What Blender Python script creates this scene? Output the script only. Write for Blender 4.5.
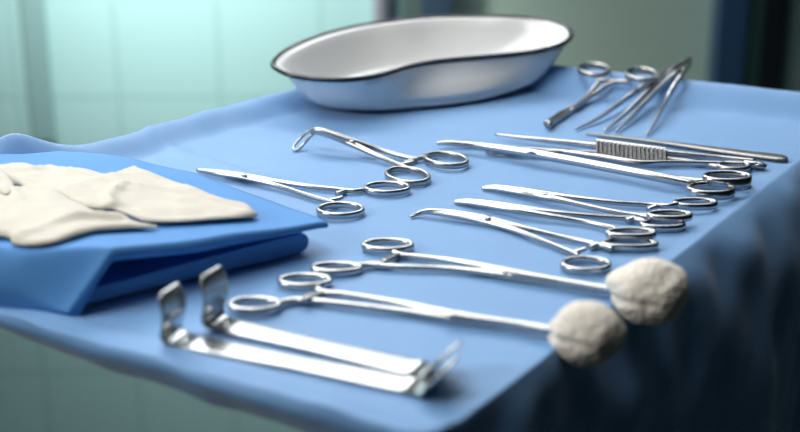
import bpy, bmesh, math, random
from mathutils import Vector, noise, geometry
random.seed(4)
for o in list(bpy.data.objects): bpy.data.objects.remove(o)
S = bpy.context.scene
COL = S.collection
# ---------------------------------------------------------------- camera
TZ = 0.95                       # height of the table top
CH = 0.32                       # camera above table top
PITCH = math.radians(20.0)
F = 1400.0                      # focal length in pixels (800 wide)
cd = bpy.data.cameras.new('camera'); cam = bpy.data.objects.new('camera', cd); COL.objects.link(cam)
cam.location = (0, 0, TZ+CH); cam.rotation_euler = (math.pi/2-PITCH, 0, 0)
cd.sensor_width = 36; cd.lens = F/800*36
cd.dof.use_dof = True; cd.dof.focus_distance = 0.975; cd.dof.aperture_fstop = 4.2
cd.clip_start = 0.02
S.camera = cam
S.view_settings.view_transform = 'Standard'; S.view_settings.look = 'None'
S.view_settings.gamma = 1; S.view_settings.use_curve_mapping = False
S.view_settings.exposure = 0.08
# ---------------------------------------------------------------- world and lights
W = bpy.data.worlds.new('world'); S.world = W; W.use_nodes = True
W.node_tree.nodes['Background'].inputs[0].default_value = (0.55, 0.8, 1.0, 1)
W.node_tree.nodes['Background'].inputs[1].default_value = 0.008
def area(name, loc, target, sx, sy, power, col, spread=180):
    l = bpy.data.lights.new(name, 'AREA'); l.shape = 'RECTANGLE'; l.size = sx; l.size_y = sy
    l.energy = power; l.color = col; l.spread = math.radians(spread)
    o = bpy.data.objects.new(name, l); COL.objects.link(o); o.location = loc
    o.rotation_euler = (Vector(target)-Vector(loc)).to_track_quat('-Z', 'Y').to_euler(); return o
area('back_key_light', (-0.25, 2.12, TZ+0.97), (-0.1, 1.0, TZ), 1.9, 0.8, 31, (0.95, 0.98, 1.0))  # added key light from the upper back, set before the added window
area('overhead_fill', (-0.5, 0.9, 2.66), (-0.3, 1.1, TZ), 1.2, 1.0, 6, (1.0, 0.99, 0.97), 90)  # added soft fill from overhead, no panel is built for it
area('left_front_fill', (-1.9, 0.15, TZ+1.1), (0, 0.9, TZ), 0.9, 0.9, 3.2, (1.0, 0.97, 0.93), 60)  # added soft fill from the left front, no window stands there
area('upper_back_fill', (-0.75, 1.35, 2.45), (-0.45, 1.75, TZ-0.2), 0.7, 0.7, 4, (1.0, 0.98, 0.95))  # added fill from above towards the back wall, has no fixture
sp = bpy.data.lights.new('wall_wash_spot', 'SPOT'); sp.energy = 39; sp.spot_size = math.radians(84); sp.spot_blend = 1.0  # added spot out of view, brightens the upper tiled wall
sp.shadow_soft_size = 0.08; sp.color = (0.98, 1.0, 0.99)
so = bpy.data.objects.new('wall_wash_spot', sp); COL.objects.link(so); so.location = (-0.42, 1.72, TZ+0.40)
so.rotation_euler = (Vector((-0.34, 2.2, TZ+0.02))-so.location).to_track_quat('-Z', 'Y').to_euler()

# ---------------------------------------------------------------- helpers
def G(u, v, z=0.0):
    """the point of the table plane (raised by z) seen at u, v"""
    dx = (u-400)/F; dy = -(v-216)/F
    d = Vector((dx, math.cos(PITCH)+dy*math.sin(PITCH), -math.sin(PITCH)+dy*math.cos(PITCH)))
    k = (z-CH)/d.z
    return Vector((d.x*k, d.y*k, TZ+z))
def WX(u, v, Y):
    dx = (u-400)/F; dy = -(v-216)/F
    return dx*Y/(math.cos(PITCH)+dy*math.sin(PITCH))
def crom(P, n):
    """Catmull-Rom through tuples"""
    out = []
    m = len(P)
    for i in range(m-1):
        p0 = P[max(i-1, 0)]; p1 = P[i]; p2 = P[i+1]; p3 = P[min(i+2, m-1)]
        for k in range(n):
            t = k/n
            out.append(tuple(0.5*((2*b)+(-a+c)*t+(2*a-5*b+4*c-d)*t*t+(-a+3*b-3*c+d)*t**3) for a, b, c, d in zip(p0, p1, p2, p3)))
    out.append(tuple(P[-1])); return out
def crom_closed(P, n):
    out = []; m = len(P)
    for i in range(m):
        p0, p1, p2, p3 = P[i-1], P[i], P[(i+1) % m], P[(i+2) % m]
        for k in range(n):
            t = k/n
            out.append(tuple(0.5*((2*b)+(-a+c)*t+(2*a-5*b+4*c-d)*t*t+(-a+3*b-3*c+d)*t**3) for a, b, c, d in zip(p0, p1, p2, p3)))
    return out
def cross_section(n=12, e=0.7):
    r = []
    for i in range(n):
        a = 2*math.pi*i/n+math.pi/n
        c, s = math.cos(a), math.sin(a)
        r.append((math.copysign(abs(c)**e, c), math.copysign(abs(s)**e, s)))
    return r
def sweep(bm, pts, ws, hs, closed=False, side=None, n=12, e=0.7):
    cs = cross_section(n, e); N = len(pts); rings = []
    for i, p in enumerate(pts):
        a = pts[(i-1) % N] if closed or i > 0 else pts[i]
        b = pts[(i+1) % N] if closed or i < N-1 else pts[i]
        T = (b-a).normalized()
        sd = side if side is not None else T.cross(Vector((0, 0, 1))).normalized()
        up = sd.cross(T).normalized()
        rings.append([bm.verts.new(p+sd*(c*ws[i]/2)+up*(s*hs[i]/2)) for c, s in cs])
    for i in range(N if closed else N-1):
        A = rings[i]; B = rings[(i+1) % N]
        for k in range(n):
            bm.faces.new((A[k], A[(k+1) % n], B[(k+1) % n], B[k]))
    if not closed:
        bm.faces.new(rings[0][::-1]); bm.faces.new(rings[-1])
def box(bm, c, s, rz=0.0):
    vs = []
    for dz in (-.5, .5):
        for dx, dy in ((-.5, -.5), (.5, -.5), (.5, .5), (-.5, .5)):
            x, y = dx*s[0], dy*s[1]
            vs.append(bm.verts.new((c[0]+x*math.cos(rz)-y*math.sin(rz), c[1]+x*math.sin(rz)+y*math.cos(rz), c[2]+dz*s[2])))
    for f in ((3, 2, 1, 0), (4, 5, 6, 7), (0, 1, 5, 4), (1, 2, 6, 5), (2, 3, 7, 6), (3, 0, 4, 7)):
        bm.faces.new([vs[i] for i in f])
def cyl(bm, c, r0, r1, h, n=24, dome=0.0):
    rings = []
    prof = [(r0, 0), (r1, h)] if not dome else [(r0, 0), (r1, h), (r1*.85, h+dome*.5), (r1*.5, h+dome)]
    for r, z in prof:
        rings.append([bm.verts.new((c[0]+r*math.cos(2*math.pi*k/n), c[1]+r*math.sin(2*math.pi*k/n), c[2]+z)) for k in range(n)])
    for A, B in zip(rings, rings[1:]):
        for k in range(n): bm.faces.new((A[k], A[(k+1) % n], B[(k+1) % n], B[k]))
    bm.faces.new(rings[0][::-1]); bm.faces.new(rings[-1])
def world_loc(o):
    v = Vector((0, 0, 0))
    while o is not None: v += o.location; o = o.parent
    return v
def obj(name, bm, mat, parent=None, smooth=True, sub=0, bevel=0.0, origin=None):
    bmesh.ops.recalc_face_normals(bm, faces=bm.faces[:])
    me = bpy.data.meshes.new(name)
    base = world_loc(parent) if parent else (origin if origin is not None else Vector((0, 0, 0)))
    for v in bm.verts: v.co -= base
    bm.to_mesh(me); bm.free(); me.materials.append(mat)
    o = bpy.data.objects.new(name, me); COL.objects.link(o)
    if parent: o.parent = parent
    else: o.location = base
    if smooth:
        for p in me.polygons: p.use_smooth = True
    if bevel:
        m = o.modifiers.new('bevel', 'BEVEL'); m.width = bevel; m.segments = 2; m.limit_method = 'ANGLE'
    if sub:
        m = o.modifiers.new('subdivision', 'SUBSURF'); m.levels = sub; m.render_levels = sub
    return o
def tag(o, label, cat, group=None):
    o['label'] = label; o['category'] = cat
    if group: o['group'] = group
    return o
def thing(name, label, cat, loc, group=None):
    o = bpy.data.objects.new(name, None); COL.objects.link(o); o.location = loc; o.empty_display_size = .02
    return tag(o, label, cat, group)
def struct(name, bm, mat, **k):
    o = obj(name, bm, mat, **k); o['kind'] = 'structure'; return o
def sm(x):
    x = max(0.0, min(1.0, x)); return x*x*(3-2*x)

# ---------------------------------------------------------------- materials
def mat(name, col, rough=.5, metal=0.0, **k):
    m = bpy.data.materials.new(name); m.use_nodes = True
    b = m.node_tree.nodes['Principled BSDF']
    b.inputs['Base Color'].default_value = (*col, 1); b.inputs['Roughness'].default_value = rough
    b.inputs['Metallic'].default_value = metal
    for key, val in k.items(): b.inputs[key.replace('_', ' ')].default_value = val
    return m
def nodes(m): return m.node_tree.nodes, m.node_tree.links, m.node_tree.nodes['Principled BSDF']
def add_noise(m, scale, amount, bump=0.0, dist=0.001, bscale=None, detail=4):
    N, L, b = nodes(m)
    tc = N.new('ShaderNodeTexCoord')
    t = N.new('ShaderNodeTexNoise'); t.inputs['Scale'].default_value = scale; t.inputs['Detail'].default_value = detail
    L.new(tc.outputs['Object'], t.inputs['Vector'])
    if amount:
        c = b.inputs['Base Color'].default_value[:]
        r = N.new('ShaderNodeMix'); r.data_type = 'RGBA'
        r.inputs[6].default_value = (*[x*(1-amount) for x in c[:3]], 1); r.inputs[7].default_value = (*[min(1, x*(1+amount)) for x in c[:3]], 1)
        L.new(t.outputs['Fac'], r.inputs[0]); L.new(r.outputs[2], b.inputs['Base Color'])
    if bump:
        t2 = t
        if bscale:
            t2 = N.new('ShaderNodeTexNoise'); t2.inputs['Scale'].default_value = bscale; L.new(tc.outputs['Object'], t2.inputs['Vector'])
        bp = N.new('ShaderNodeBump'); bp.inputs['Strength'].default_value = bump; bp.inputs['Distance'].default_value = dist
        L.new(t2.outputs['Fac'], bp.inputs['Height']); L.new(bp.outputs['Normal'], b.inputs['Normal'])
    return m
def weave(m, scale, strength, dist):
    N, L, b = nodes(m)
    tc = N.new('ShaderNodeTexCoord'); ws = []
    for d in ('X', 'Y'):
        w = N.new('ShaderNodeTexWave'); w.bands_direction = d; w.inputs['Scale'].default_value = scale
        L.new(tc.outputs['Object'], w.inputs['Vector']); ws.append(w)
    mu = N.new('ShaderNodeMath'); mu.operation = 'MULTIPLY'
    L.new(ws[0].outputs['Fac'], mu.inputs[0]); L.new(ws[1].outputs['Fac'], mu.inputs[1])
    n = N.new('ShaderNodeTexNoise'); n.inputs['Scale'].default_value = 60; L.new(tc.outputs['Object'], n.inputs['Vector'])
    ad = N.new('ShaderNodeMath'); ad.operation = 'ADD'; L.new(mu.outputs[0], ad.inputs[0]); L.new(n.outputs['Fac'], ad.inputs[1])
    bp = N.new('ShaderNodeBump'); bp.inputs['Strength'].default_value = strength; bp.inputs['Distance'].default_value = dist
    L.new(ad.outputs[0], bp.inputs['Height']); L.new(bp.outputs['Normal'], b.inputs['Normal'])
    return m
M = {}
M['steel'] = add_noise(mat('polished_steel', (.50, .51, .53), .26, 1.0), 40, .06)
M['steel_worn'] = add_noise(mat('worn_steel', (.45, .44, .43), .3, 1.0), 60, .10)
M['steel_dark'] = add_noise(mat('dark_steel', (.33, .31, .29), .3, 1.0), 60, .1)
M['steel_satin'] = add_noise(mat('satin_steel', (.54, .55, .55), .26, 1.0), 50, .05)
M['drape'] = weave(mat('blue_drape', (.17, .36, .66), .55, 0, Sheen_Weight=.3, Sheen_Roughness=.35), 900, .15, .0004)
M['drape'] = M['drape']
M['pack'] = weave(mat('deep_blue_cloth', (.075, .28, .66), .65, 0), 1100, .12, .0003)
M['latex'] = add_noise(mat('cream_latex', (.62, .585, .50), .6, 0, Subsurface_Weight=.1, Subsurface_Radius=(.004, .003, .002)), 30, .05, .25, .001, 220)
M['enamel'] = mat('white_enamel', (.83, .84, .84), .16, 0, Coat_Weight=.4)
M['rim'] = mat('black_enamel_rim', (.012, .014, .022), .22)
M['gauze'] = add_noise(mat('cream_gauze', (.84, .79, .70), .95), 120, .10, .8, .002, 260)
M['tray_metal'] = mat('tray_metal', (.6, .62, .63), .3, 1.0)
M['floor'] = add_noise(mat('floor_vinyl', (.05, .085, .085), .5), 6, .15)
M['ceiling'] = mat('ceiling_paint', (.7, .72, .72), .9)
def tile_mat(name, c, joint):
    m = mat(name, c, .35); N, L, b = nodes(m)
    g = N.new('ShaderNodeNewGeometry'); sx = N.new('ShaderNodeSeparateXYZ'); L.new(g.outputs['Position'], sx.inputs[0])
    outs = []
    for ax, off in (('X', -.456), ('Z', TZ+CH-.596)):
        a = N.new('ShaderNodeMath'); a.operation = 'SUBTRACT'; L.new(sx.outputs[ax], a.inputs[0]); a.inputs[1].default_value = off
        d = N.new('ShaderNodeMath'); d.operation = 'PINGPONG'; d.inputs[1].default_value = .0825; L.new(a.outputs[0], d.inputs[0])
        l = N.new('ShaderNodeMath'); l.operation = 'LESS_THAN'; l.inputs[1].default_value = .004; L.new(d.outputs[0], l.inputs[0]); outs.append(l)
    mx = N.new('ShaderNodeMath'); mx.operation = 'MAXIMUM'; L.new(outs[0].outputs[0], mx.inputs[0]); L.new(outs[1].outputs[0], mx.inputs[1])
    r = N.new('ShaderNodeMix'); r.data_type = 'RGBA'; r.inputs[6].default_value = (*c, 1); r.inputs[7].default_value = (*joint, 1)
    L.new(mx.outputs[0], r.inputs[0]); L.new(r.outputs[2], b.inputs['Base Color'])
    return m
M['tile'] = tile_mat('aqua_tiles', (.42, .68, .665), (.35, .595, .58))
M['panel'] = mat('grey_green_panel', (.56, .74, .63), .5)
M['post_white'] = mat('pale_metal_post', (.36, .37, .41), .4)
M['post_grey'] = mat('blue_grey_post', (.10, .115, .14), .4)
M['post_teal'] = mat('teal_strip', (.17, .30, .30), .4)
M['post_sage'] = mat('sage_strip', (.10, .15, .135), .5)
M['post_navy'] = mat('navy_post', (.05, .095, .14), .4)
M['navy'] = mat('dark_navy_post', (.03, .085, .17), .4)
M['green'] = mat('dark_green_strip', (.10, .22, .17), .4)
M['black'] = mat('black_post', (.008, .012, .015), .4)
M['teal_darker'] = mat('darker_teal', (.25, .42, .41), .5)
M['frame'] = mat('added_window_paint', (.7, .72, .72), .4)
M['pane'] = mat('frosted_pane', (.8, .85, .87), .6)

# ---------------------------------------------------------------- structure
YW = 2.2
bm = bmesh.new(); box(bm, (0, 1.0, -.05), (6, 4.5, .1)); struct('floor', bm, M['floor'], smooth=False)
bm = bmesh.new(); box(bm, (0, 1.35, 2.75), (6, 1.9, .1)); struct('ceiling', bm, M['ceiling'], smooth=False)
xs = WX(374, 20, YW)
# tiled wall with an opening for the added window
wl, wr, wb, wt = -1.2, .7, TZ+.55, TZ+1.40
bm = bmesh.new()
box(bm, ((-3+xs)/2, YW+.05, wb/2), (xs+3, .1, wb))
box(bm, ((-3+wl)/2, YW+.05, (wb+2.7)/2), (wl+3, .1, 2.7-wb))
box(bm, ((wl+wr)/2, YW+.05, (wt+2.7)/2), (wr-wl, .1, 2.7-wt))
struct('wall_back', bm, M['tile'], smooth=False)
bm = bmesh.new()
xr = WX(788, 40, YW)
box(bm, ((wr+3)/2, YW+.05, (wb+2.7)/2), (3-wr, .1, 2.7-wb)); 
box(bm, ((xr+3)/2, YW+.05, wb/2), (3-xr, .1, wb))
struct('wall_back_right', bm, M['panel'], smooth=False)
bm = bmesh.new(); box(bm, ((xs+xr)/2, YW+.06, wb/2), (xr-xs, .08, wb)); struct('door_1', bm, M['panel'], smooth=False)
def post(n, u0, u1, m, d, y=YW):
    x0 = WX(u0, 30, y-d); x1 = WX(u1, 30, y-d)
    bm = bmesh.new(); box(bm, ((x0+x1)/2, y-d/2+.01, wb/2-.005), (x1-x0, d+.02, wb-.01)); struct('trim_%d' % n, bm, M[m], smooth=False)
post(1, 373, 381.5, 'post_white', .03); post(2, 381.5, 390, 'post_grey', .03); post(3, 390, 402, 'post_teal', .015)
post(4, 402, 421, 'post_sage', .015); post(5, 421, 450, 'post_navy', .04)
post(6, 719, 746, 'navy', .04); post(7, 746, 765, 'green', .015); post(8, 765, 787, 'black', .04)
# added window out of view, built around the key light; its pane emits nothing
bm = bmesh.new()
for x in (wl, -.56, .06, wr): box(bm, (x, YW+.03, (wb+wt)/2), (.05, .06, wt-wb+.05))
for z in (wb, wt): box(bm, ((wl+wr)/2, YW+.03, z), (wr-wl+.05, .06, .05))
w1 = struct('added_window_1', bm, M['frame'], smooth=False)
bm = bmesh.new(); box(bm, ((wl+wr)/2, YW+.05, (wb+wt)/2), (wr-wl, .01, wt-wb)); o = obj('pane', bm, M['pane'], w1, smooth=False)
# flat darker teal strip on the tiled wall
x0, x1 = WX(22, 60, 2.18), WX(47, 60, 2.18)
bm = bmesh.new(); box(bm, ((x0+x1)/2, YW-.008, (TZ-.35+2.7)/2), (x1-x0, .016, 2.7-TZ+.35), 0)
o = obj('wall_strip', bm, M['teal_darker'], smooth=False, bevel=.006, origin=Vector(((x0+x1)/2, YW, TZ-.35)))
tag(o, 'blurred darker teal vertical strip on the tiled wall at far left', 'wall strip')

# ---------------------------------------------------------------- table outline
def isect(a, b, c, d):
    a, b, c, d = [Vector((q.x, q.y)) for q in (a, b, c, d)]
    r = b-a; s = d-c; den = r.x*s.y-r.y*s.x; q = c-a
    t = (q.x*s.y-q.y*s.x)/den; return a+r*t
RB, RL = .018, .012
fa, fb = G(0, 313), G(437, 440)
ra, rb = G(437, 440), G(800, 160)
ba, bb = G(560, 66, RB), G(800, 92, RB)
la, lb = G(290, 89, RL), G(130, 133, RL)
C_near = Vector((fb.x, fb.y)); C_right = isect(ra, rb, ba, bb); C_back = isect(ba, bb, la, lb); C_left = isect(la, lb, fa, fb)
print('corners', C_near, C_right, C_back, C_left, (C_right-C_near).length, (C_left-C_near).length)
CN = [C_near, C_right, C_back, C_left]
def dist_line(p, a, b):
    r = (b-a).normalized(); q = p-a; return -(q.x*r.y-q.y*r.x)*-1 if False else (r.x*q.y-r.y*q.x)
def seg_dist(p, a, b):
    ab = b-a; t = max(0, min(1, (p-a).dot(ab)/ab.length_squared)); return (p-(a+ab*t)).length
CREASES = [((128, 134), (175, 152), (262, 178), .0022, .006), ((205, 118), (222, 108), (228, 100), .002, .006),
           ((330, 150), (430, 128), (560, 128), .0006, .012), ((480, 240), (560, 222), (640, 236), .0003, .01)]
CRW = [([Vector(G(*p)[:2]) for p in c[:3]], c[3], c[4]) for c in CREASES]
LUMP = Vector(G(4, 164, .012)[:2])
def top_z(x, y):
    p = Vector((x, y))
    dr = dist_line(p, C_near, C_right); db = dist_line(p, C_right, C_back); dl = dist_line(p, C_back, C_left); df = dist_line(p, C_left, C_near)
    z = 0
    z += RB*sm(1-db/.034)
    rl = RL
    z += rl*sm(1-dl/.03)
    z += .002*sm(1-abs(df-.012)/.012)
    z += .0016*noise.noise(Vector((x*38, y*22, 6)))*sm(1-df/.05)
    z += .0016*noise.noise(Vector((x*22, y*45, 7)))*sm(1-dl/.09)
    z += .025*math.exp(-((p-LUMP).length/.035)**2)
    z += .0012*(noise.noise(Vector((x*9, y*14, 3)))) + .0004*noise.noise(Vector((x*40, y*40, 1)))
    for pts, a, w in CRW:
        d = min(seg_dist(p, pts[0], pts[1]), seg_dist(p, pts[1], pts[2])); z += a*math.exp(-(d/w)**2)
    return z
# perimeter with rounded corners (counter-clockwise: near, right, back, left)
def perimeter(N=560, r=.022):
    pts = []
    for i in range(4):
        a, b, c = CN[i-1], CN[i], CN[(i+1) % 4]
        p = b+(a-b).normalized()*r; q = b+(c-b).normalized()*r
        arc = [(1-t)**2*p+2*t*(1-t)*b+t*t*q for t in [k/10 for k in range(11)]]
        pts += arc
    pts.append(pts[0]); L = [0]
    for a, b in zip(pts, pts[1:]): L.append(L[-1]+(b-a).length)
    out = []; j = 0
    for k in range(N):
        s = L[-1]*k/N
        while L[j+1] < s: j += 1
        t = (s-L[j])/(L[j+1]-L[j]); out.append((pts[j].lerp(pts[j+1], t), s))
    return out, L[-1]
PER, PL = perimeter()
cen = sum(CN, Vector((0, 0)))/4
bm = bmesh.new()
N = len(PER)
ts = [k/22*.86 for k in range(1, 23)]+[.86+.14*k/22 for k in range(1, 23)]
cv = bm.verts.new((cen.x, cen.y, TZ+top_z(cen.x, cen.y)))
rings = []
for t in ts:
    ring = []
    for p, s in PER:
        q = cen.lerp(p, t); ring.append(bm.verts.new((q.x, q.y, TZ+top_z(q.x, q.y))))
    rings.append(ring)
# skirt
def edge_info(p):
    d = [abs(dist_line(p, CN[i], CN[(i+1) % 4])) for i in range(4)]; return d.index(min(d)), d
skirt = [[] for _ in range(26)]
for i, (p, s) in enumerate(PER):
    a = PER[i-1][0]; b = PER[(i+1) % N][0]; tg = (b-a).normalized(); nrm = Vector((tg.y, -tg.x))
    k, d = edge_info(p)
    ez = top_z(p.x, p.y)
    short = k >= 2
    near = (p-C_near).length
    if k == 0 and near < .018: short = True
    for j in range(26):
        q = (j+1)/26
        if short:
            ang = min(q*1.5, 1)*math.pi/2*1.0
            hgt = .025+.003*noise.noise(Vector((s*20, 0, 0)))
            if k == 3: hgt += .008*sm(1-near/.3)
            out = .0025*math.sin(math.pi*min(q*2, 1))-.019*q*q+.002*noise.noise(Vector((s*25, q*2, 5)))
            dn = hgt*q
            if q > .9: out -= .004
        else:
            Ls = .46
            sl = Ls*(q**1.7)
            # slopes off the edge first, then hangs
            ko = .010+.036*sm((near-.05)/.45)
            out = ko*(1-math.exp(-sl/.045))
            dn = sl-.022*(1-math.exp(-sl/.04))
            am = .016*sm((sl-.03)/.25)
            out += am*(.6*math.sin(s*38+.6*math.sin(sl*9))+.7*noise.noise(Vector((s*16, sl*3, 2))))
            out += .009*noise.noise(Vector((s*26+sl*10, sl*20, 8)))*sm(sl/.03)
        xy = p+nrm*out
        skirt[j].append(bm.verts.new((xy.x, xy.y, TZ+ez-dn)))
rings += skirt
for k in range(N): bm.faces.new((cv, rings[0][k], rings[0][(k+1) % N]))
for A, B in zip(rings, rings[1:]):
    for k in range(N): bm.faces.new((A[k], B[k], B[(k+1) % N], A[(k+1) % N]))
d = obj('table_drape', bm, M['drape'], origin=Vector((cen.x, cen.y, TZ)))
m = d.modifiers.new('thickness', 'SOLIDIFY'); m.thickness = .0006; m.offset = -1
tag(d, 'light blue surgical drape covering the instrument table and hanging dark on the right', 'drape')
# stand under the drape
st = thing('instrument_stand', 'metal tray stand hidden under the light blue drape', 'table', (cen.x, cen.y, 0))
def inset(a, k=.95): return [cen.lerp(c, k) for c in CN]
bm = bmesh.new(); q = inset(0, .91)
lo = [bm.verts.new((c.x, c.y, TZ-.014)) for c in q]; hi = [bm.verts.new((c.x, c.y, TZ-.006)) for c in q]
bm.faces.new(lo[::-1]); bm.faces.new(hi)
for k in range(4): bm.faces.new((lo[k], lo[(k+1) % 4], hi[(k+1) % 4], hi[k]))
obj('tray', bm, M['tray_metal'], st, smooth=False)
bm = bmesh.new(); pc = cen.lerp(C_right, .3); cyl(bm, (pc.x, pc.y, .04), .018, .018, TZ-.053); obj('post', bm, M['tray_metal'], st)
bm = bmesh.new(); box(bm, (pc.x, pc.y, .02), (.4, .05, .04), .6); box(bm, (pc.x, pc.y, .02), (.05, .5, .0398), .6); obj('base', bm, M['tray_metal'], st, smooth=False)

# ---------------------------------------------------------------- folded blue cloth pack
PF = Vector((-.184, .712)); TT = Vector((.806, .594)).normalized(); WWv = Vector((-TT.y, TT.x))
def pack_tl(w): return -.73*w
def pack_tr(w):
    P = [(0, .172), (.02, .171), (.126, .150), (.2385, .100), (.30, .04)]
    for (a, b), (c, d_) in zip(P, P[1:]):
        if w <= c: return b+(d_-b)*(w-a)/(c-a)
    return P[-1][1]
def pack_top(t, w):
    h = .035-max(0, t-.03)*.106
    w2 = max(0, w)
    rw = .028-.016*sm(w2/.03)
    x = max(0, min(1, (t-pack_tl(w))/rw)); f = math.sqrt(max(0, 1-(1-x)**2)) if w2 > .03 else x*(1-sm(w2/.03))+math.sqrt(max(0, 1-(1-x)**2))*sm(w2/.03)
    z = .004+(h-.004)*f
    z += .0015*noise.noise(Vector((t*20, w*20, 0)))*f
    z -= .010*sm((w-.17)/.1)*sm((t+.02)/.1)
    z += .006*sm((.0-t)/.08)*sm((w-.12)/.1)
    e = (pack_tr(w)-t); z -= .0004*(1-sm(e/.006))
    return z
def pack_xy(t, w): return PF+TT*t+WWv*w
def pack_z(x, y):
    q = Vector((x, y))-PF; return pack_top(q.dot(TT), q.dot(WWv))
pk = thing('folded_cloth_pack', 'deep blue folded cloth pack under cream gloves at the left table corner', 'cloth', (PF.x-.02, PF.y+.08, TZ))
bm = bmesh.new(); nt, nw = 90, 70; top = []; bot = []
for j in range(nw+1):
    w = .0+.235*(j/nw)**1.2; r1 = []; r2 = []
    for i in range(nt+1):
        q = i/nt; a, b = pack_tl(w), pack_tr(w); t = a+(b-a)*(q*q*(.6)+q*.4)
        z = pack_top(t, w); xy = pack_xy(t, w)
        thk = .0080-.0035*sm((t-.08)/.09)
        xy2 = pack_xy(t+.0025*(1-sm((t-a)/.02)), w)
        # the front edge bellies slightly outward
        r1.append(bm.verts.new((xy.x, xy.y, TZ+z)))
        r2.append(bm.verts.new((xy2.x, xy2.y, TZ+max(.001, z-thk))))
    top.append(r1); bot.append(r2)
for j in range(nw):
    for i in range(nt):
        bm.faces.new((top[j][i], top[j][i+1], top[j+1][i+1], top[j+1][i]))
        bm.faces.new((bot[j][i], bot[j+1][i], bot[j+1][i+1], bot[j][i+1]))
for j in range(nw):
    bm.faces.new((top[j][0], top[j+1][0], bot[j+1][0], bot[j][0])); bm.faces.new((top[j][nt], bot[j][nt], bot[j+1][nt], top[j+1][nt]))
def midrow(A, B, out):
    return [bm.verts.new((a.co+b.co)/2+Vector((-WWv.x, -WWv.y, 0))*out*sm(i/25)) for i, (a, b) in enumerate(zip(A, B))]
m1 = midrow(top[0], bot[0], .0022)
for i in range(nt):
    bm.faces.new((top[0][i], m1[i], m1[i+1], top[0][i+1])); bm.faces.new((m1[i], bot[0][i], bot[0][i+1], m1[i+1]))
m2 = [bm.verts.new((a.co+b.co)/2) for a, b in zip(top[nw], bot[nw])]
for i in range(nt):
    bm.faces.new((top[nw][i], top[nw][i+1], m2[i+1], m2[i])); bm.faces.new((m2[i], m2[i+1], bot[nw][i+1], bot[nw][i]))
bmesh.ops.remove_doubles(bm, verts=bm.verts[:], dist=1e-6)
obj('upper_fold', bm, M['pack'], pk)
# lower fold: bullnosed slab set back under the upper one
bm = bmesh.new(); ns = 60; rows = []
for j in range(14):
    w = .004+.215*j/13; row = []
    tr = min(.157, pack_tr(w)-.012); tl = pack_tl(w)+.010
    prof = []
    for i in range(ns+1):
        q = i/ns; t = tl+(tr-tl)*q; prof.append((t, q))
    hh = lambda t: min(.0120-.003*(1-sm((t-.02)/.13)), max(.002, pack_top(t, max(w, .001))-.0085))
    # closed loop: bottom left->right, nose, top right->left
    loop = []
    for t, q in prof: loop.append((t, 0.0015))
    H = hh(tr)
    for a in range(1, 10):
        an = -math.pi/2+math.pi*a/10; loop.append((tr+H/2*math.cos(an)*.9, .0015+H/2+H/2*math.sin(an)))
    for t, q in reversed(prof): loop.append((t, .0015+hh(t)))
    off = .0
    fr = 1-j/13
    rows.append([bm.verts.new((*pack_xy(t, w+fr*(.002+.004*sm((.14-t)/.11))), TZ+z)) for t, z in loop])
n = len(rows[0])
for A, B in zip(rows, rows[1:]):
    for k in range(n): bm.faces.new((A[k], A[(k+1) % n], B[(k+1) % n], B[k]))
bmesh.ops.remove_doubles(bm, verts=bm.verts[:], dist=1e-6)
front = [v for v in rows[0] if v.is_valid]; back = [v for v in rows[-1] if v.is_valid]
try: bm.faces.new(front)
except Exception: pass
try: bm.faces.new(back[::-1])
except Exception: pass
obj('lower_fold', bm, M['pack'], pk, smooth=False)

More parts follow.
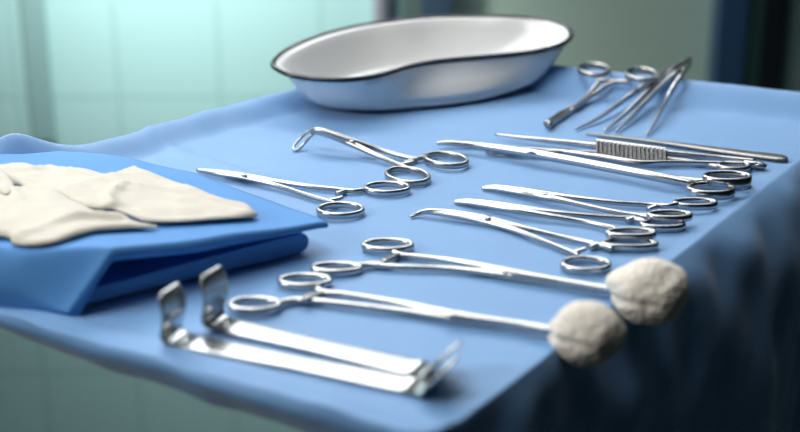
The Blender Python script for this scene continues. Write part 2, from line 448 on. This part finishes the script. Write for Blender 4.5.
# ---------------------------------------------------------------- latex gloves
def patch(pix, zg, thk, edge, ridges, base, seed, cell=.0028, lift=0.0, flat=.4):
    """a soft flat shape with the given outline lying on base(x, y)"""
    W0 = [Vector(G(u, v, zg)[:2]) for u, v in pix]
    out = [Vector(p) for p in crom_closed([tuple(p) for p in W0], 6)]
    R = [([Vector(G(u, v, zg)[:2]) for u, v in r[0]], r[1], r[2]) for r in ridges]
    xs_ = [p.x for p in out]; ys_ = [p.y for p in out]
    def inside(p):
        c = False; j = len(out)-1
        for i in range(len(out)):
            a, b = out[i], out[j]
            if (a.y > p.y) != (b.y > p.y) and p.x < (b.x-a.x)*(p.y-a.y)/(b.y-a.y)+a.x: c = not c
            j = i
        return c
    def bd(p): return min(seg_dist(p, out[i-1], out[i]) for i in range(len(out)))
    pts = list(out); dist = [0.0]*len(out)
    y = min(ys_)
    while y < max(ys_):
        x = min(xs_)
        while x < max(xs_):
            p = Vector((x, y))
            if inside(p):
                dd = bd(p)
                if dd > cell*.45: pts.append(p); dist.append(dd)
            x += cell
        y += cell*.9
    ed = [(i, (i+1) % len(out)) for i in range(len(out))]
    vs, es, fs, *_ = geometry.delaunay_2d_cdt(pts, ed, [], 1, 1e-7)
    bm = bmesh.new(); T = []; B = []
    for v in vs:
        dd = bd(v); f = math.sqrt(min(1, dd/edge))
        z = thk*f*(flat+(1-flat)*(.5+noise.noise(Vector((v.x*30, v.y*30, seed)))))
        for rp, a, wd in R:
            dr_ = min(seg_dist(v, rp[i], rp[i+1]) for i in range(len(rp)-1)); z += a*math.exp(-(dr_/wd)**2)*min(1, dd/.003)
        wr_ = noise.noise(Vector((v.x*38+v.y*14, v.y*60, seed*2))); z += .0011*math.exp(-(wr_/.07)**2)*f*sm(.5+2*noise.noise(Vector((v.x*25, v.y*25, seed+9))))
        z += .0008*noise.noise(Vector((v.x*70, v.y*90, seed+3)))*f
        b = base(v.x, v.y)+lift
        T.append(bm.verts.new((v.x, v.y, TZ+b+.0012+max(z, 0)))); B.append(bm.verts.new((v.x, v.y, TZ+b+.0005)))
    for f in fs:
        if not inside((vs[f[0]]+vs[f[1]]+vs[f[2]])/3): continue
        try: bm.faces.new([T[i] for i in f]); bm.faces.new([B[i] for i in reversed(f)])
        except Exception: pass
    be = [e for e in bm.edges if len(e.link_faces) == 1]
    # close the rim
    tset = {v: B[i] for i, v in enumerate(T)}
    for e in be:
        a, b = e.verts
        if a in tset and b in tset:
            try: bm.faces.new((a, b, tset[b], tset[a]))
            except Exception: pass
    for v in [v for v in bm.verts if not v.link_faces]: bm.verts.remove(v)
    return bm
zg = .036
gl = thing('latex_glove', 'cream latex glove lying further back on the blue pack, cuff pointing right', 'glove', (-.2, .86, TZ+.035), 'latex gloves on the folded blue pack')
bm = patch([(118, 176), (100, 164), (81, 160), (62, 161), (48, 160), (40, 163), (26, 160), (13, 161), (-8, 166), (-40, 164), (-70, 172), (-66, 182), (-30, 180), (0, 181), (24, 187), (50, 196), (80, 206), (105, 205)],
           zg, .002, .006, [([(45, 161), (30, 170), (-5, 172)], .0012, .003), ([(48, 162), (90, 172), (60, 190)], .0010, .003), ([(0, 176), (30, 185), (55, 191)], .001, .002)], pack_z, 1)
obj('hand', bm, M['latex'], gl)
bm = patch([(58, 191), (80, 181), (110, 169), (126, 162), (136, 159), (143, 161), (180, 172), (215, 184), (252, 197), (254, 203), (225, 209), (190, 214), (149, 217), (135, 214), (124, 210), (113, 207), (98, 208), (84, 206), (68, 199)],
           zg, .0022, .004, [([(113, 207), (108, 195), (122, 182), (160, 182), (250, 198)], .0024, .003), ([(58, 191), (110, 169), (137, 160)], .0014, .0018), ([(125, 205), (150, 212), (200, 208)], -.002, .004)], pack_z, 5, lift=.0022)
obj('cuff', bm, M['latex'], gl)
gl = thing('latex_glove', 'cream latex glove nearest the camera, palm down across the front of the blue pack', 'glove', (-.22, .80, TZ+.035), 'latex gloves on the folded blue pack')
bm = patch([(-70, 196), (-35, 188), (0, 183), (12, 190), (30, 190), (57, 193), (76, 202), (97, 211), (110, 212), (121, 215), (140, 219), (158, 221), (130, 226), (97, 233), (72, 240), (49, 246), (28, 247), (13, 245), (8, 239), (-20, 238), (-60, 232), (-90, 215)],
           zg, .0026, .004, [([(10, 243), (30, 236), (80, 222), (125, 217)], .003, .004), ([(0, 187), (14, 196), (20, 204)], .0018, .003), ([(15, 238), (60, 229), (120, 222)], -.0015, .003)], pack_z, 9, lift=.0016)
obj('hand', bm, M['latex'], gl)
bm = patch([(0, 176), (-30, 172), (-40, 180), (-20, 190), (0, 198), (8, 200), (14, 195), (13, 187)], zg, .002, .004, [], pack_z, 12, lift=.004)
obj('thumb', bm, M['latex'], gl)

# ---------------------------------------------------------------- kidney dish
rimpx = [(273, 64, 4), (279, 70, 2.5), (290, 75, 1), (306, 78, 0), (325, 79.7, 0), (347, 79.8, 0), (368, 77.5, 0), (388, 73, 0), (408, 67, 0), (430, 62.5, 0), (455, 59.5, 0), (482, 57.2, 0), (510, 54.8, 0), (535, 51.5, 1), (555, 46.5, 2.5), (567, 41, 4),
         (571, 34.5, 6), (566, 28, 8), (553, 22, 10), (532, 18.8, 11), (500, 17, 12), (465, 16.6, 12), (430, 17.6, 12), (395, 21, 12), (360, 26, 11), (326, 34, 10), (299, 44, 8), (281, 54, 6)]
RZ = [G(u, v, .036+k*.0012) for u, v, k in rimpx]
rim = [Vector(p) for p in crom_closed([tuple(p) for p in RZ], 5)]
rc = sum(rim, Vector())/len(rim)
kd = thing('kidney_dish', 'white enamel kidney dish with a black rim at the back of the table', 'dish', (rc.x, rc.y, TZ))
floorc = Vector((rc.x+.003, rc.y-.001, TZ))
def dish_loop(bm, sc, zf, dz=0.0):
    L = []
    for p in rim:
        ex = Vector((.927, .375)); ey = Vector((-.375, .927)); dv = Vector((p.x-rc.x, p.y-rc.y)); an = math.atan2(dv.dot(ey)/.068, dv.dot(ex)/.138)
        wq = sm((.97-sc)/.22)*.8; el = ex*(.138*math.cos(an))+ey*(.070*math.sin(an)); dv = dv.lerp(el, wq)
        q = Vector((floorc.x+dv.x*sc, floorc.y+dv.y*sc, 0)) if sc < .97 else Vector((rc.x+(p.x-rc.x)*sc, rc.y+(p.y-rc.y)*sc, 0))
        base = .003+.10*max(0, (q.y-rc.y+.03))
        q.z = TZ+base+(p.z-TZ-base)*zf+dz
        L.append(bm.verts.new(q))
    return L
bm = bmesh.new()
prof = [(.70, .0, .003), (.735, .0, 0), (.775, .05, 0), (.83, .2, 0), (.885, .45, 0), (.93, .72, 0), (.965, .93, 0), (.99, 1.0, 0), (.99, 1.0, .001), (.955, .93, .001), (.918, .72, .001), (.87, .46, .002), (.812, .22, .002), (.75, .09, .002), (.68, .05, .002), (.5, .05, .0015), (.25, .05, .0015)]
LP = [dish_loop(bm, *p) for p in prof]
for A, B in zip(LP, LP[1:]):
    for k in range(len(A)): bm.faces.new((A[k], A[(k+1) % len(A)], B[(k+1) % len(A)], B[k]))
bm.faces.new(LP[0]); bm.faces.new(LP[-1])
obj('bowl', bm, M['enamel'], kd)
bm = bmesh.new(); sweep(bm, rim, [.0046]*len(rim), [.0042]*len(rim), closed=True, e=1.0); obj('rim', bm, M['rim'], kd)

# ---------------------------------------------------------------- instruments
def surf(p): return top_z(p.x, p.y)
def rest(u, v, z, mode='add'):
    """height of something z above the cloth at the place seen at u, v"""
    off = z if mode == 'add' else .0012
    q = .055
    while q > -.004:
        p = G(u, v, q)
        if q-off <= top_z(p.x, p.y): break
        q -= .0002
    return q if mode == 'add' else max(z, q)
MODE = 'add'
def bar(px, n=8, e=.95):
    """px rows: u, v, z above the table of the bar's underside, width, height"""
    rows = []
    for u, v, z, w, h in px:
        w *= 1.15; h *= 1.15
        z = rest(u, v, z, MODE)
        g = G(u, v, z+h/2); rows.append((g.x, g.y, g.z, w, h))
    R = crom(rows, n) if len(rows) > 2 else crom(rows, 10)
    bm = bmesh.new(); sweep(bm, [Vector(r[:3]) for r in R], [max(.0003, r[3]) for r in R], [max(.0003, r[4]) for r in R], e=e)
    return bm
def ring_bm(b, z, rw=.0027, rh=.0046, rot=0.0):
    u0, u1, v0, v1 = b; rw *= 1.15; rh *= 1.1
    z = rest((u0+u1)/2, (v0+v1)/2, z, MODE)
    zc = z+rh/2; uc, vc = (u0+u1)/2, (v0+v1)/2
    c = G(uc, vc, zc)
    l = G(u0, vc, zc); r = G(u1, vc, zc); a = (r.x-l.x)/2-rw/2
    near = G(uc, v1, z); far = G(uc, v0, z+rh); bb_ = max(.006, (far.y-near.y)/2-rw/2)
    c.y = (far.y+near.y)/2; 
    pts = []
    for k in range(48):
        t = 2*math.pi*k/48
        x = a*math.cos(t); y = bb_*math.sin(t)
        x += rot*y
        pts.append(c+Vector((x, y, 0)))
    bm = bmesh.new(); sweep(bm, pts, [rw]*48, [rh]*48, closed=True, e=.8, n=10); return bm
def forceps(name, label, cat, joint, arms, mat_, screw=True, group=None, pz=.006):
    g = G(*joint); root = thing(name, label, cat, (g.x, g.y, TZ), group)
    for A in arms:
        a = obj('arm', bar(A['p']), mat_, root)
        obj('finger_ring', ring_bm(A['ring'], A.get('rz', .0008), A.get('rw', .0027), A.get('rh', .0045), A.get('rot', 0)), mat_, a)
        if 'ratchet' in A: obj('ratchet', bar(A['ratchet'], e=.5), mat_, a)
        if 'jaw' in A: obj('jaw', bar(A['jaw']), mat_, a)
    if screw:
        bm = bmesh.new(); g = G(joint[0], joint[1], pz); cyl(bm, g, .0022, .0022, .0012, dome=.0005); obj('pivot_screw', bm, mat_, root)
    return root
ST = M['steel']; SW = M['steel_worn']; SS = M['steel_satin']
z0 = .0010
# A needle holder at left
forceps('hemostat', 'straight steel forceps lying beside the right corner of the folded blue pack', 'forceps', (244, 176), [
    dict(p=[(197, 169.5, z0, .0012, .0014), (215, 171.5, z0, .0030, .003), (244, 175.5, z0, .0055, .0035), (275, 181, z0, .0035, .0032), (310, 186.5, z0, .003, .0032), (343, 190, z0, .003, .0032), (356, 191, z0, .0034, .0032), (368, 189, z0, .003, .0032)],
         ring=(363, 411, 180, 197.5), ratchet=[(346, 190, z0, .004, .003), (337, 194, z0, .003, .003)]),
    dict(p=[(197, 170.3, z0+.0004, .0012, .0014), (215, 173.5, z0+.0008, .003, .003), (244, 177, z0+.0016, .0055, .0035), (275, 185, z0+.001, .0035, .0032), (303, 194, z0, .003, .0032), (330, 202, z0, .0032, .0032), (338, 205, z0, .0034, .0032)],
         ring=(316, 365, 200.5, 220.5), ratchet=[(329, 201, z0, .004, .003), (343, 197, z0+.0028, .003, .002)])], ST)
# B fenestrated curved forceps
zb = .013
rB = forceps('tissue_forceps', 'steel forceps with bent open loop jaws left of the long clamp, loop pointing left', 'forceps', (352, 142), [
    dict(p=[(312, 131, zb, .003, .0035), (322, 131, zb+.0005, .0042, .0045), (352, 141, .008, .0052, .0045), (380, 150, .003, .0035, .0035), (405, 157, z0, .003, .0032), (416, 158.5, z0, .003, .0032), (428, 157, z0, .003, .0032)],
         ring=(424, 468, 150, 170), ratchet=[(418, 158, z0, .004, .003), (405, 163, z0, .003, .003)], rot=-.3),
    dict(p=[(311, 131.5, zb-.001, .003, .0035), (322, 132.5, zb-.002, .0042, .0045), (352, 144, .006, .005, .0045), (378, 156, .0025, .0035, .0035), (402, 166, z0, .0032, .0032), (408, 168, z0, .003, .0032)],
         ring=(385, 430, 165, 187.5), ratchet=[(401, 165, z0, .004, .003), (414, 161.5, z0+.0028, .003, .002)], rot=-.25)], SW, pz=.012)
lp = [(312, 131.5, zb+.001), (308, 131.5, zb), (301, 138, .008), (295, 145, .004), (293.5, 149, .0022), (297, 150.5, .0018), (304, 144, .005), (310, 137, .010), (314, 133.5, zb-.001)]
P = [Vector(p) for p in crom([tuple(G(*q)) for q in lp], 6)]
bm = bmesh.new(); sweep(bm, P, [.0016]*len(P), [.0022]*len(P)); obj('loop_jaw', bm, SW, rB)
# D far forceps
MODE = 'max'
forceps('hemostat', 'worn steel forceps at the back right, both rings touching the far rim of the table', 'forceps', (572, 110), [
    dict(p=[(549, 124.5, z0, .005, .006), (553, 122.5, z0, .0028, .004), (566, 114, z0, .0028, .0035), (577, 105.5, z0, .004, .0035), (585, 98, .002, .0034, .0035), (596, 86, .006, .0034, .0035), (600, 79, .009, .0034, .0035)],
         ring=(577, 611, 61.5, 78.5), rz=.010, ratchet=[(599, 80, .008, .004, .0035), (616, 82, .009, .0035, .0035)]),
    dict(p=[(547, 123.5, z0+.001, .005, .005), (551, 119.5, z0+.001, .0028, .004), (563, 111.5, z0+.001, .0028, .0035), (576, 105.5, z0+.002, .004, .0035), (588, 98, .003, .0034, .0035), (603, 88, .005, .0034, .0035), (614, 82, .008, .004, .0035), (630, 82, .008, .0034, .0035)],
         ring=(624.5, 659, 66, 83.5), rz=.007)], SW, pz=.007)
# E two tweezers leaning on the far rim
def tweezer(label, root_px, legs, mat_, join):
    g = G(*root_px); root = thing('tweezers', label, 'tweezers', (g.x, g.y, TZ), 'tweezers leaning on the far rim')
    for l in legs: obj('blade', bar([(u, v, z, w*1.5, h) for u, v, z, w, h in l], e=.6), mat_, root)
    obj('joined_end', bar(join, e=.6), mat_, root); return root
tweezer('slim steel tweezers on the far rim, its open legs spread furthest left', (620, 110), [
    [(575.5, 129, z0, .0008, .0015), (600, 117, .002, .0016, .0032), (630, 96, .006, .0018, .005), (655, 79.5, .011, .0018, .006), (675, 68, .0165, .0018, .006), (686, 62, .019, .0018, .005)],
    [(604.5, 131, z0, .0008, .0016), (625, 114, .003, .0016, .004), (650, 90, .009, .0018, .006), (672, 71, .0155, .0018, .006), (686, 62, .019, .0018, .005)]], ST,
    [(682, 65, .0175, .0036, .006), (687, 61, .019, .004, .005), (690, 59, .020, .003, .004)])
tweezer('slim steel tweezers on the far rim, lying rightmost with its tip touching the flat probe', (645, 110), [
    [(616, 131.5, z0, .0008, .0016), (632, 116, .003, .0016, .004), (655, 92, .008, .0018, .005), (675, 74, .014, .0018, .005), (686, 66, .0155, .0018, .004)],
    [(647, 134.5, z0, .0008, .0016), (657, 118, .003, .0016, .004), (668, 97, .007, .0018, .005), (680, 78, .013, .0018, .005), (688, 66, .0155, .0018, .004)]], ST,
    [(682, 71, .013, .0036, .005), (687, 67, .0145, .004, .004), (690, 64, .016, .003, .003)])
# F flat probe
MODE = 'add'
o = obj('scalpel_handle', bar([(586, 133.5, z0, .0014, .0012), (610, 136, z0, .0035, .0016), (650, 141, z0, .0042, .002), (700, 147.5, z0, .008, .0022), (745, 153.5, z0, .0105, .0022), (775, 157, z0, .0125, .0022), (784, 158.5, z0, .010, .002), (788, 159.3, z0, .004, .0015)], e=.6),
        M['steel_dark'], origin=G(690, 147)); tag(o, 'flat dark steel handle with a rounded end reaching toward the right table edge', 'instrument')
# G ridged dressing forceps
g = G(640, 155); rg = thing('dressing_forceps', 'long steel tweezers with a ridged grip in front of the flat dark handle', 'tweezers', (g.x, g.y, TZ))
obj('blade', bar([(495, 134.5, .003, .001, .0014), (530, 138.5, .003, .003, .003), (580, 144, .0025, .0045, .0045), (630, 150, .002, .005, .005), (680, 155, .0015, .004, .005), (720, 158.5, .001, .0035, .0045), (755, 162, .001, .003, .0045)], e=.6), ST, rg)
b2 = obj('blade', bar([(505, 147.5, z0, .001, .0014), (550, 150.5, z0, .002, .003), (597, 157, z0, .0022, .0045), (640, 164, z0, .0025, .005), (668, 163.5, z0, .0025, .0045), (700, 163.5, z0, .0035, .004), (735, 164.5, z0, .0035, .004), (757, 165.5, z0, .003, .0045)], e=.6), ST, rg)
obj('joined_end', bar([(744, 163, z0, .0055, .004), (756, 164.5, z0, .008, .0045), (763, 166, z0, .0065, .004), (766, 167, z0, .003, .003)], e=.9), ST, rg)
bm = bmesh.new()
nr = 17
for k in range(nr):
    t = k/(nr-1); u = 598+t*68; v0 = 158+t*9
    a = G(u, v0, 0); top_h = .0105
    box(bm, (a.x, a.y-.0022, TZ+.0065), (.0021, .0030, .0112))
a = G(598, 158, 0); b = G(666, 167, 0); dd = b-a
box(bm, ((a.x+b.x)/2, (a.y+b.y)/2+.0002, TZ+.0067), (dd.length+.002, .0034, .0118), math.atan2(dd.y, dd.x))
for vv in bm.verts: vv.co.y += (vv.co.z-TZ-.001)*.75
obj('ridged_grip', bm, ST, b2, smooth=False, bevel=.0004)
# P clamp under H
forceps('hemostat', 'thin steel clamp mostly hidden under the long curved clamp, darker third ring showing', 'clamp', (560, 153), [
    dict(p=[(485, 149.5, z0, .001, .0015), (492, 152.5, z0, .002, .0025), (520, 152, z0, .003, .003), (560, 152, z0, .004, .003), (600, 153, z0, .003, .003), (660, 158, z0-.0002, .003, .003), (700, 163, z0, .003, .003), (722, 168, z0, .003, .003)],
         ring=(716.5, 751, 160, 174), rh=.0045),
    dict(p=[(487, 150.5, z0, .001, .0015), (510, 154, z0, .002, .0025), (560, 157, z0, .004, .0025), (620, 167, z0, .003, .0025), (680, 178, z0, .003, .0025), (704, 182, z0, .003, .0025)],
         ring=(703, 751, 176, 190), rh=.0025, rz=.0006)], SW, screw=False)
# H long curved clamp
forceps('curved_clamp', 'longest curved steel clamp, its tip by the loop forceps and rings at the right edge', 'clamp', (530, 153), [
    dict(p=[(437, 143.5, .004, .0018, .0025), (450, 143.2, .0042, .0032, .004), (480, 146, .004, .0042, .005), (530, 153, .004, .0065, .006), (590, 164, .004, .0058, .006), (650, 175.5, .0035, .0055, .006), (688, 183, .003, .005, .0055), (694, 185, .003, .0036, .004)],
         ring=(686, 735.5, 180.5, 201.5), rz=.0008, rh=.0066, rw=.0026),
    dict(p=[(438, 143.2, .003, .0018, .002), (450, 143.0, .002, .0032, .003), (480, 145.5, .0015, .004, .003), (530, 151.5, .0015, .004, .003), (590, 162, .0012, .0036, .003), (650, 173.5, .0012, .0036, .003), (690, 180.5, .003, .0036, .004), (706, 181, .0045, .0034, .004)],
         ring=(702, 752, 169.5, 188.5), rz=.0045, rh=.0062, rw=.0026)], ST, pz=.0098)
# I J K hemostats
forceps('hemostat', 'curved steel hemostat furthest back of the three beside the long curved clamp', 'forceps', (545, 195), [
    dict(p=[(482, 187.5, z0, .0012, .0014), (495, 186.8, z0, .0028, .003), (520, 190, z0, .0042, .0038), (545, 194, z0, .0052, .004), (580, 198.5, z0, .0034, .0034), (620, 203, z0, .0028, .0032), (650, 205, z0, .0028, .0032), (668, 206, .002, .003, .0035), (678, 204, .003, .003, .0035)],
         ring=(672, 718, 196.5, 211.5), rz=.0012, ratchet=[(655, 207, .001, .004, .0035), (648, 209.5, .001, .003, .003)]),
    dict(p=[(482, 188.5, z0, .0012, .0014), (495, 188.6, z0+.0003, .0028, .003), (520, 192.5, z0+.001, .0042, .0038), (545, 196.5, z0+.0018, .0052, .004), (580, 204.5, z0+.001, .0034, .0034), (615, 212, z0, .0028, .0032), (638, 215.5, z0, .003, .0032), (650, 216.5, .002, .003, .0035)],
         ring=(646, 693, 208.5, 223.5), rz=.0045)], ST, group='hemostats in a row by the right table edge')
forceps('hemostat', 'curved steel hemostat in the middle of the three in a row', 'forceps', (518, 208), [
    dict(p=[(454, 201.3, z0, .0012, .0014), (468, 201, z0, .0028, .003), (492, 203.5, z0, .0042, .0038), (518, 207.5, z0, .0052, .004), (550, 212, z0, .0034, .0034), (590, 216, z0, .0028, .0032), (618, 218, z0, .0028, .0032), (634, 219, .001, .003, .0035), (645, 222, .001, .003, .0035)],
         ring=(639, 686, 218.5, 232.5), rz=.0006, ratchet=[(634, 218, .001, .004, .0035), (627, 220.5, .001, .003, .003)]),
    dict(p=[(454, 202.2, z0, .0012, .0014), (468, 202.8, z0+.0003, .0028, .003), (492, 206.2, z0+.001, .0042, .0038), (518, 210, z0+.0018, .0052, .004), (550, 216, z0+.001, .0034, .0034), (585, 222, z0, .0028, .0032), (612, 228, z0+.001, .003, .0032), (618, 230, .003, .003, .0035)],
         ring=(605, 657, 226, 242), rz=.0048)], ST, group='hemostats in a row by the right table edge')
forceps('hemostat', 'hook-tipped steel hemostat nearest of the three in a row, one ring beside a swab', 'forceps', (488, 219), [
    dict(p=[(410, 216.8, z0, .0010, .0012), (418, 213, .0015, .002, .002), (430, 210.8, .003, .003, .003), (455, 213, .003, .0042, .0038), (488, 219, .0025, .0052, .004), (520, 227, .002, .0034, .0034), (560, 236.5, z0, .0028, .0032), (588, 242.5, z0, .0028, .0032), (602, 246, z0, .0034, .0032), (612, 249.5, z0, .003, .0032)],
         ring=(600, 659, 237.5, 252), rz=.0006, ratchet=[(596, 245, .001, .004, .0035), (590, 247.5, .001, .003, .003)]),
    dict(p=[(411, 217.2, z0, .0010, .0012), (419, 214, .001, .002, .002), (430, 212.2, .002, .003, .003), (455, 215.6, .002, .0042, .0038), (488, 222, .001, .0052, .004), (520, 232, z0, .0034, .0034), (550, 244, z0, .0028, .0032), (570, 252, z0, .003, .0032), (578, 256, z0, .0034, .0032)],
         ring=(560, 611.5, 254.5, 276.5), rz=.0006, ratchet=[(573, 253, z0, .004, .003), (586, 248.5, z0+.0028, .003, .002)])], ST, group='hemostats in a row by the right table edge')
# L M sponge forceps
forceps('sponge_forceps', 'long steel sponge forceps holding the gauze swab further back', 'forceps', (506, 272), [
    dict(p=[(614, 290, .004, .0045, .004), (560, 281, .003, .0042, .004), (506, 271, .003, .0055, .004), (460, 262, .002, .0036, .0035), (415, 256.5, z0, .0034, .0034), (398, 254.5, z0, .0045, .0034), (392, 250, z0, .0036, .0034)],
         ring=(361, 414.5, 236.5, 255.5), ratchet=[(398, 255, z0, .004, .0032), (384, 262, z0+.003, .003, .0025)], rw=.003),
    dict(p=[(614, 291.5, .0015, .0045, .004), (560, 284, .001, .0042, .004), (506, 275, .001, .0055, .004), (450, 269, z0, .0036, .0035), (400, 267, z0, .0034, .0034), (375, 264.5, z0, .005, .0034), (358, 265.5, z0, .0036, .0034)],
         ring=(310, 363, 260, 278), ratchet=[(376, 266, z0, .005, .0032), (390, 259, z0, .003, .003)], rw=.003)], SS, group='forceps holding gauze swabs')
forceps('sponge_forceps', 'long steel sponge forceps holding the gauze swab nearest the camera', 'forceps', (452, 316), [
    dict(p=[(554, 330, .004, .0042, .004), (510, 323, .003, .0042, .004), (452, 314, .003, .0055, .004), (400, 303, .002, .0036, .0035), (345, 294.5, z0, .0034, .0034), (322, 292, z0, .005, .0034), (318, 287, z0, .0036, .0034)],
         ring=(277, 332.5, 271.5, 292), ratchet=[(322, 293, z0, .004, .0032), (304, 300, z0+.003, .003, .0025)], rw=.003),
    dict(p=[(554, 331.5, .0015, .0042, .004), (510, 326, .001, .0042, .004), (452, 318, .001, .0055, .004), (400, 311, z0, .0036, .0035), (330, 302.5, z0, .0038, .0034), (298, 300, z0, .0055, .0034), (280, 303, z0, .0036, .0034)],
         ring=(227, 282, 294.5, 317), ratchet=[(300, 301, z0, .005, .0032), (312, 295, z0, .003, .003)], rw=.003)], SS, group='forceps holding gauze swabs')
# gauze swabs
def swab(label, u, v, ru, rv, z, seed, sq):
    c = G(u, v, z); sc = (c-cam.location).length/F
    bm = bmesh.new(); bmesh.ops.create_icosphere(bm, subdivisions=5, radius=1)
    for vv in bm.verts:
        n = vv.co.normalized()
        r = 1+.13*noise.noise(n*1.3+Vector((seed, 0, 0)))+.03*noise.noise(n*3.5+Vector((0, seed, 0)))+.018*noise.noise(n*11+Vector((0, seed, 3)))
        # tied creases running out from the jaws
        cr = math.exp(-((n.z+.05+.1*math.sin(n.x*3))/.10)**2)*sm((-n.x+.5)/.8)
        r -= .10*cr
        vv.co = Vector((n.x*ru*sc*r*(1+sq*n.z*.15), n.y*ru*sc*.85*r, n.z*rv*sc*r))+c
    o = obj('gauze_swab', bm, M['gauze'], origin=c); return tag(o, label, 'swab', 'gauze swabs gripped by sponge forceps')
swab('round cream gauze swab further back, gripped over the right table edge', 649, 293, 39, 33, .0065, 3.3, 1.6)
swab('round cream gauze swab nearest the camera, gripped over the right table edge', 586, 333, 37, 31, .0060, 8.1, .3)
# N retractors
def retractor(label, a, b, hl, hr, w, leanl, leanr, tl=0.0):
    A = G(a[0], a[1], 0); B = G(b[0], b[1], 0); D = (B-A); D.z = 0; Ln = D.length; D.normalize()
    side = Vector((D.y, -D.x, 0)); th = .0018
    def pt(s, z): return A+D*s+Vector((0, 0, z))
    prof = []
    # left blade from its tip down, round bend, shaft, round bend, right blade up
    for k in range(9):
        q = 1-k/8; prof.append((-.004-leanl*q+.003*math.sin(q*math.pi), .006+(hl-.006)*q))
    prof += [(-.0032, .0034), (-.001, .0018), (.003, z0+.0003)]
    for k in range(1, 16): prof.append((.003+(Ln-.006)*k/16, z0+.0003))
    prof += [(Ln-.003, z0+.0003), (Ln+.001, .0018), (Ln+.0032, .0034)]
    for k in range(9): q = k/8; prof.append((Ln+.004+leanr*q, .006+(hr-.006)*q))
    pts = [pt(s, z+th/2) for s, z in prof]; n = len(pts)
    # split in three parts
    def wid(i):
        e = min(i, n-1-i); return w*1.3*(.72, .92, .98, 1, 1, 1, 1, 1, .96, .88, .80, .77)[min(e, 11)]
    root = thing('retractor', label, 'retractor', (pt(Ln/2, 0).x, pt(Ln/2, 0).y, TZ), 'flat double-ended retractors')
    for nm, i0, i1 in (('blade', 0, 11), ('handle', 11, n-12), ('blade', n-12, n-1)):
        sub = pts[i0:i1+1]; bm = bmesh.new()
        if nm == 'handle':
            ws = [w*(.8+.2*abs(2*k/(len(sub)-1)-1)) for k in range(len(sub))]
        else: ws = [wid(i) for i in range(i0, i1+1)]
        sweep(bm, sub, ws, [th]*len(sub), side=side, e=.35, n=16); obj(nm, bm, SS, root)
retractor('flat steel retractor nearest the camera with upturned ends', (178, 343), (424, 392), .0305, .018, .0175, .0, .011)
retractor('flat steel retractor behind the nearest one, upturned end close to a ring', (219, 327), (428, 375), .032, .018, .0175, .0, .011)
